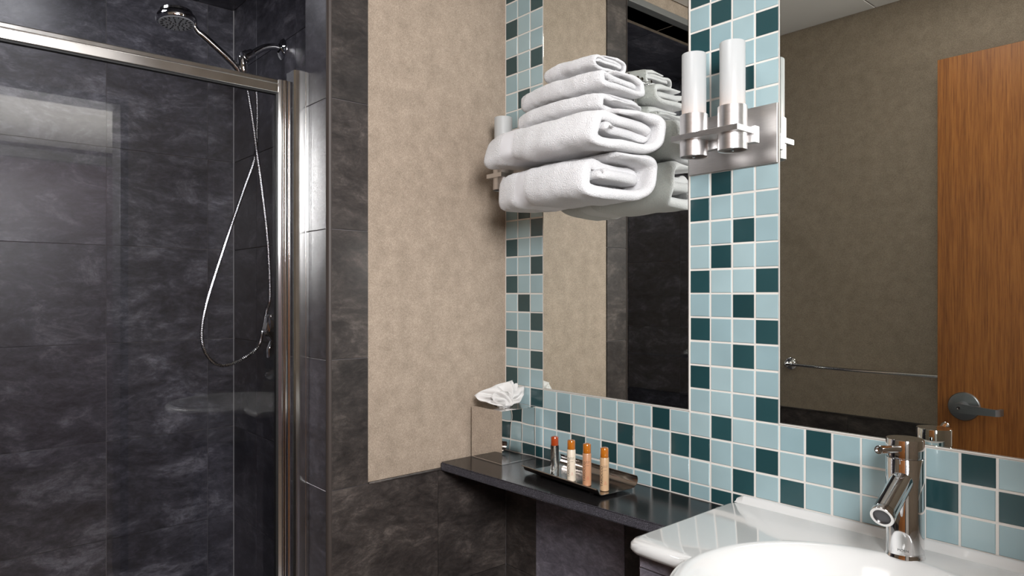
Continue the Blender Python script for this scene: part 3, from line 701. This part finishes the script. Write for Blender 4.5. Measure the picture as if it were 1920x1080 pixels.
def tissue(out, c, sd, amp, K=6):
    outx = [(.036, -.1433, -.2656), (.0515, -.1255, -.2517), (.0589, -.0866, -.2391), (.0603, -.0546, -.236), (.0687, -.0300, -.2304), (.0612, -.0239, -.2456), (.0679, -.0173, -.2514), (.0662, -.008, -.2609), (.0764, -.009, -.2735), (.0846, -.0215, -.2848), (.0953, -.0377, -.290), (.0971, -.0733, -.2910), (.0942, -.107, -.289), (.0761, -.1277, -.282), (.0547, -.137, -.2745)]
    n = len(out); bm = bmesh.new(); rows = []
    ring = []
    for i in range(n):
        for h in range(K):
            a, b_ = Vector(out[i]), Vector(out[(i + 1) % n]); ring.append(a.lerp(b_, h / K))
    N_ = len(ring); T = 14
    for j in range(T + 1):
        s = j / T; row = []
        for i, p in enumerate(ring):
            a = 2 * PI * i / N_; base = c + Vector((.012 * math.cos(a), -.020 * math.sin(a) * -1, 0))
            q = base.lerp(p, s); env = math.sin(PI * min(s * .9 + .05, 1))
            q += Vector((1, .2, .15)) * (.013 * env * math.sin(i * .62 + s * 2.2)) + Vector((noise.noise(q * 55 + Vector((sd, 0, 0))), noise.noise(q * 55 + Vector((9, 0, 0))), noise.noise(q * 48 + Vector((0, 9, 0))))) * amp * env
            q.z += .010 * env * abs(math.sin(i * .21 + 1))
            q.z = max(q.z, -.2935 + .0004) if s > .15 else q.z
            row.append(bm.verts.new(q))
        rows.append(row)
    for r0, r1 in zip(rows, rows[1:]):
        for i in range(N_): bm.faces.new((r0[i], r0[(i + 1) % N_], r1[(i + 1) % N_], r1[i]))
    return bm
OUT1 = [(.036, -.1433, -.2656), (.0515, -.1255, -.2517), (.0589, -.0866, -.2391), (.0603, -.0546, -.236), (.0657, -.0330, -.2304), (.0632, -.0300, -.243), (.0679, -.0190, -.240), (.0672, -.018, -.2520), (.0762, -.004, -.2480), (.0846, -.009, -.2700), (.0953, -.0377, -.288), (.0971, -.0733, -.2910), (.0942, -.107, -.289), (.0761, -.1277, -.282), (.0547, -.137, -.2745)]
OUT2 = [(.0700, -.1150, -.2700), (.0760, -.1010, -.2560), (.0800, -.0850, -.2520), (.0840, -.0700, -.2570), (.0860, -.0640, -.2680), (.0900, -.0560, -.2760), (.0950, -.0500, -.2850), (.1000, -.0700, -.2905), (.0960, -.0900, -.2880), (.0860, -.1080, -.2800)]
tbm = tissue(OUT1, Vector((.074, -.0725, -.2965)), 0, .005); merge(tbm, tissue(OUT2, Vector((.082, -.0745, -.2962)), 4, .004))
o = obj('tissue', tbm, tissue_mat, None, smooth=True); tag(o, 'crumpled white tissue pulled up out of the polished tissue box', 'tissue')
sm_ = o.modifiers.new('soft', 'SOLIDIFY'); sm_.thickness = .0003

# ---------------------------------------------------------------- amenity tray and bottles
TZ = -.4235
def tray():
    t = thing('amenity_tray', (.36, -.10, ZT), 'dark polished metal tray with curled long edges holding four bottles', 'tray')
    prof = [(-.006, .0135), (-.0045, .0150), (-.0015, .0145), (.0015, .010), (.004, .004), (.008, .0008), (.014, 0), (.098, 0), (.108, .0015), (.115, .006), (.1185, .012), (.1190, .018), (.1175, .0225), (.1150, .0245)]
    pf = [Vector((p[0], p[1])) for p in prof]; th = .0011
    nr = []
    for i, p in enumerate(pf):
        d = (pf[min(i + 1, len(pf) - 1)] - pf[max(i - 1, 0)]).normalized(); nr.append(Vector((-d.y, d.x)))
    poly = [(p.x, p.y) for p in pf] + [(p.x - q.x * th, p.y - q.y * th) for p, q in list(zip(pf, nr))[::-1]]
    b = bmesh.new(); L0, L1 = .232, .489
    prism(b, [(y - .1525, z + TZ) for y, z in poly], 'x', L0, L1)
    rot = Matrix.Rotation(R(-4.5), 4, 'Z'); c0 = Vector((.36, -.10, 0))
    for v_ in b.verts: v_.co = rot @ (v_.co - c0) + c0
    k = M('tray_metal'); vv = k.coord(rnd=False); k.set(Base_Color=(.30, .28, .265, 1), Metallic=1.0, Roughness=.16); k.bump(k.noise(vv, 300, 2), .05, .0006)
    obj('pan', b, k.m, t, smooth=True, auto=40)
    for dx, dy in ((-.09, -.03), (.09, -.03), (-.09, .03), (.09, .03)):
        b = bmesh.new(); p = rot @ Vector((dx, dy, 0)) + c0; lathe(b, [(.0001, 0), (.008, 0), (.008, TZ - th - ZT - .0001), (.0001, TZ - th - ZT - .0001)], (p.x, p.y, ZT + .0001), seg=14); obj('foot', b, rubber, t)
tray()
cap_mat = M('cap_amber').set(Base_Color=(*rgb(208, 122, 32), 1), Roughness=.12); cap_mat.b.inputs['Transmission Weight'].default_value = .35; cap_mat.b.inputs['Coat Weight'].default_value = 1; cap_mat = cap_mat.m
cap_red = M('cap_rust').set(Base_Color=(*rgb(160, 62, 22), 1), Roughness=.15, Coat_Weight=1.0).m
bottle_clear = M('bottle_clear'); bottle_clear.set(Base_Color=(.95, .96, .96, 1), Roughness=.03); bottle_clear.b.inputs['Transmission Weight'].default_value = 1; bottle_clear = bottle_clear.m
face_ang = lambda x, y: math.atan2(-1.2517 - y, 1.4578 - x)
def bottle(x, y, body, cap, label, part_label, has_fill=False):
    z = TZ + .0004; r = .0097; t = thing('bottle', (x, y, z), label, 'bottle', 'small amenity bottles on the tray')
    b = bmesh.new(); lathe(b, [(.0001, 0), (r - .001, 0), (r, .001), (r, .0700), (r - .0006, .0712), (.0065, .0716), (.0065, .078), (.0001, .078)], (x, y, z), seg=32); obj('body', b, body, t, smooth=True, auto=40)
    b = bmesh.new(); lathe(b, [(.0001, .0718), (.0088, .0718), (.0090, .073), (.0088, .0905), (.0080, .0918), (.0001, .0918)], (x, y, z), seg=28); obj('cap', b, cap, t, smooth=True, auto=40, label=part_label)
    b = bmesh.new(); lathe(b, [(.0001, .0919), (.0055, .0919), (.0055, .0926), (.0001, .0926)], (x, y, z), seg=20); obj('cap_button', b, cap, t, smooth=True, auto=40)
    a = face_ang(x, y)
    lettering('brand_lettering', 'TAROCCO', .0080, t, ink, (x, y, z + .032), r, a - .62, rot90=True, spread=1.12)
    for dz, s in ((.0545, 'Hydrating'), (.0515, 'Shampoo'), (.0455, 'sicilian')): lettering('small_print', s, .0024, t, ink, (x, y, z + dz), r, a + .18)
    for dz, s in ((.0205, 'olio'), (.0180, 'oliva'), (.0155, 'arancia')): lettering('small_print', s, .0022, t, ink_red if body is not bottle_clear else ink, (x, y, z + dz), r, a + .2)
    return t
def plastic(n_, c_): return M(n_).set(Base_Color=(*c_, 1), Roughness=.28, Subsurface_Weight=.0, Coat_Weight=.4).m
bottle(.3105, -.1185, bottle_clear, cap_red, 'clear bottle with rust cap, leftmost on the tray', None)
bottle(.3640, -.1185, plastic('lotion_white', rgb(222, 208, 188)), cap_mat, 'cream white bottle with amber cap, second from the left', None)
bottle(.4125, -.1190, plastic('gel_peach', rgb(188, 138, 104)), cap_mat, 'peach pink bottle with amber cap, third from the left', None)
bottle(.4650, -.1205, plastic('shampoo_tan', rgb(194, 160, 124)), cap_mat, 'tan beige bottle with amber cap, rightmost on the tray', None)
# lotion dip tube in the clear bottle
b = bmesh.new(); tube(b, spline([(.3105, -.1185, TZ + .069), (.3115, -.118, TZ + .040), (.3125, -.1175, TZ + .022), (.3065, -.1205, TZ + .010)], 6), .0011, 8)
for o in bpy.data.objects:
    if o.name == 'bottle': obj('dip_tube', b, plain('tube_white', rgb(220, 215, 205), .4), o, smooth=True)

# ---------------------------------------------------------------- door (open flat along the left wall) and towel bar, both seen in the mirror
DF = -1.290
door = S('door_1', B(.669, 1.474, DF - .044, DF, FLOOR + .01, .764, bev=.0012), wood)
hx, hz = .7450, -.3575
b = bmesh.new(); lathe(b, [(.0455, 0), (.0455, .003), (.043, .007), (.030, .009), (.0001, .009)], (hx, DF, hz), (0, 1, 0), 40); obj('handle_rose', b, gray_metal, door, smooth=True, auto=35)
b = bmesh.new(); lathe(b, [(.0175, .008), (.0165, .045), (.0150, .054), (.0001, .055)], (hx, DF, hz), (0, 1, 0), 28)
lev = [(-.008, .0135), (.115, .0105), (.128, .0095)]
lb = bmesh.new()
stn = [(-.012, .012, .050), (.0, .0150, .051), (.03, .0135, .052), (.085, .0105, .053), (.098, .0105, .052), (.106, .0105, .046), (.109, .0105, .030), (.110, .0100, .016)]
rg = []
for i, (dx, hh, dy) in enumerate(stn):
    if i < 5: q = [(dx, dy - .005, -hh), (dx, dy + .004, -hh), (dx, dy + .004, hh), (dx, dy - .005, hh)]
    else: q = [(dx - .008, dy - .002, -hh), (dx, dy + .002, -hh), (dx, dy + .002, hh), (dx - .008, dy - .002, hh)]
    rg.append([lb.verts.new((hx + a_, DF + b_, hz - .001 + c_ - dx * .03)) for a_, b_, c_ in q])
for a_, b_ in zip(rg, rg[1:]):
    for i in range(4): lb.faces.new((a_[i], a_[(i + 1) % 4], b_[(i + 1) % 4], b_[i]))
lb.faces.new(rg[0]); lb.faces.new(rg[-1]); merge(b, lb)
ob = obj('handle_lever', b, gray_metal, door, smooth=True, auto=35)
b = bmesh.new(); lathe(b, [(.0052, 0), (.0052, .0022), (.0036, .0022), (.003, .0008), (.0001, .0008)], (hx, DF + .0545, hz), (0, 1, 0), 20); obj('key_cylinder', b, chrome_soft, door, smooth=True, auto=35)
for zz in (.55, -.25, -1.05):
    b = bmesh.new(); lathe(b, [(.0001, 0), (.007, 0), (.007, .09), (.0001, .09)], (1.4815, DF - .006, zz), seg=16); obj('hinge', b, steel_cup, door, smooth=True, auto=40)

tbz = -.2730
br = thing('towel_bar', (.45, YF, tbz), 'slim round chrome towel bar on the taupe wall, seen in the wide mirror', 'towel bar')
b = bmesh.new(); tube(b, spline([(.1270, YF + .045, tbz), (.40, YF + .046, tbz - .003), (.76, YF + .046, tbz - .001)], 6), .0058, 14); obj('rod', b, chrome_soft, br, smooth=True, auto=50)
for xx in (.1270, .745):
    b = bmesh.new(); lathe(b, [(.024, 0), (.024, .005), (.020, .009), (.010, .012), (.009, .036), (.0115, .042), (.0001, .054)], (xx, YF, tbz), (0, 1, 0), 28); obj('mount', b, chrome_soft, br, smooth=True, auto=40)

# bathroom ceiling lamp (outside the frame)
cl = thing('ceiling_light', (.80, -.82, CEIL - .006), 'square flush ceiling lamp above the washbasin', 'ceiling lamp')
b = bmesh.new()
for a in ((.61, .99, -1.01, -.995), (.61, .99, -.645, -.63), (.61, .625, -.995, -.645), (.975, .99, -.995, -.645)): box(b, *a, CEIL - .022, CEIL - .006)
obj('frame', b, steel_cup, cl)
obj('diffuser', B(.626, .974, -.994, -.646, CEIL - .014, CEIL - .008), lamp_glow, cl)

# ---------------------------------------------------------------- bedroom beyond the doorway (seen as a reflection in the shower glass)
BX, BY0, BY1, BC = 4.55, -3.4, 1.4, 1.115
pale = plain('bedroom_paint', rgb(214, 211, 206), .8)
S('floor_bedroom', B(1.62, BX, BY0, BY1, FLOOR - .1, FLOOR), plain('bedroom_carpet', rgb(96, 84, 74), .95))
S('ceiling_bedroom', B(1.62, BX, BY0, BY1, BC, BC + .1), pale)
S('wall_bedroom_far', B(BX, BX + .1, BY0, BY1, FLOOR, BC), plain('bedroom_far_paint', rgb(122, 106, 114), .8))
S('wall_bedroom_left', B(1.62, BX, BY0 - .1, BY0, FLOOR, BC), pale)
S('wall_bedroom_right', B(1.62, BX, BY1, BY1 + .1, FLOOR, BC), pale)
bm = B(1.615, 1.62, BY0, YF, FLOOR, BC); box(bm, 1.615, 1.62, .1, BY1, FLOOR, BC); box(bm, 1.615, 1.62, YF, .1, CEIL, BC)
S('wall_bedroom_near', bm, pale)
S('trim_3', B(BX - .06, BX, BY0, BY1, 1.005, 1.075), plain('soffit_grey', rgb(120, 118, 116), .7))
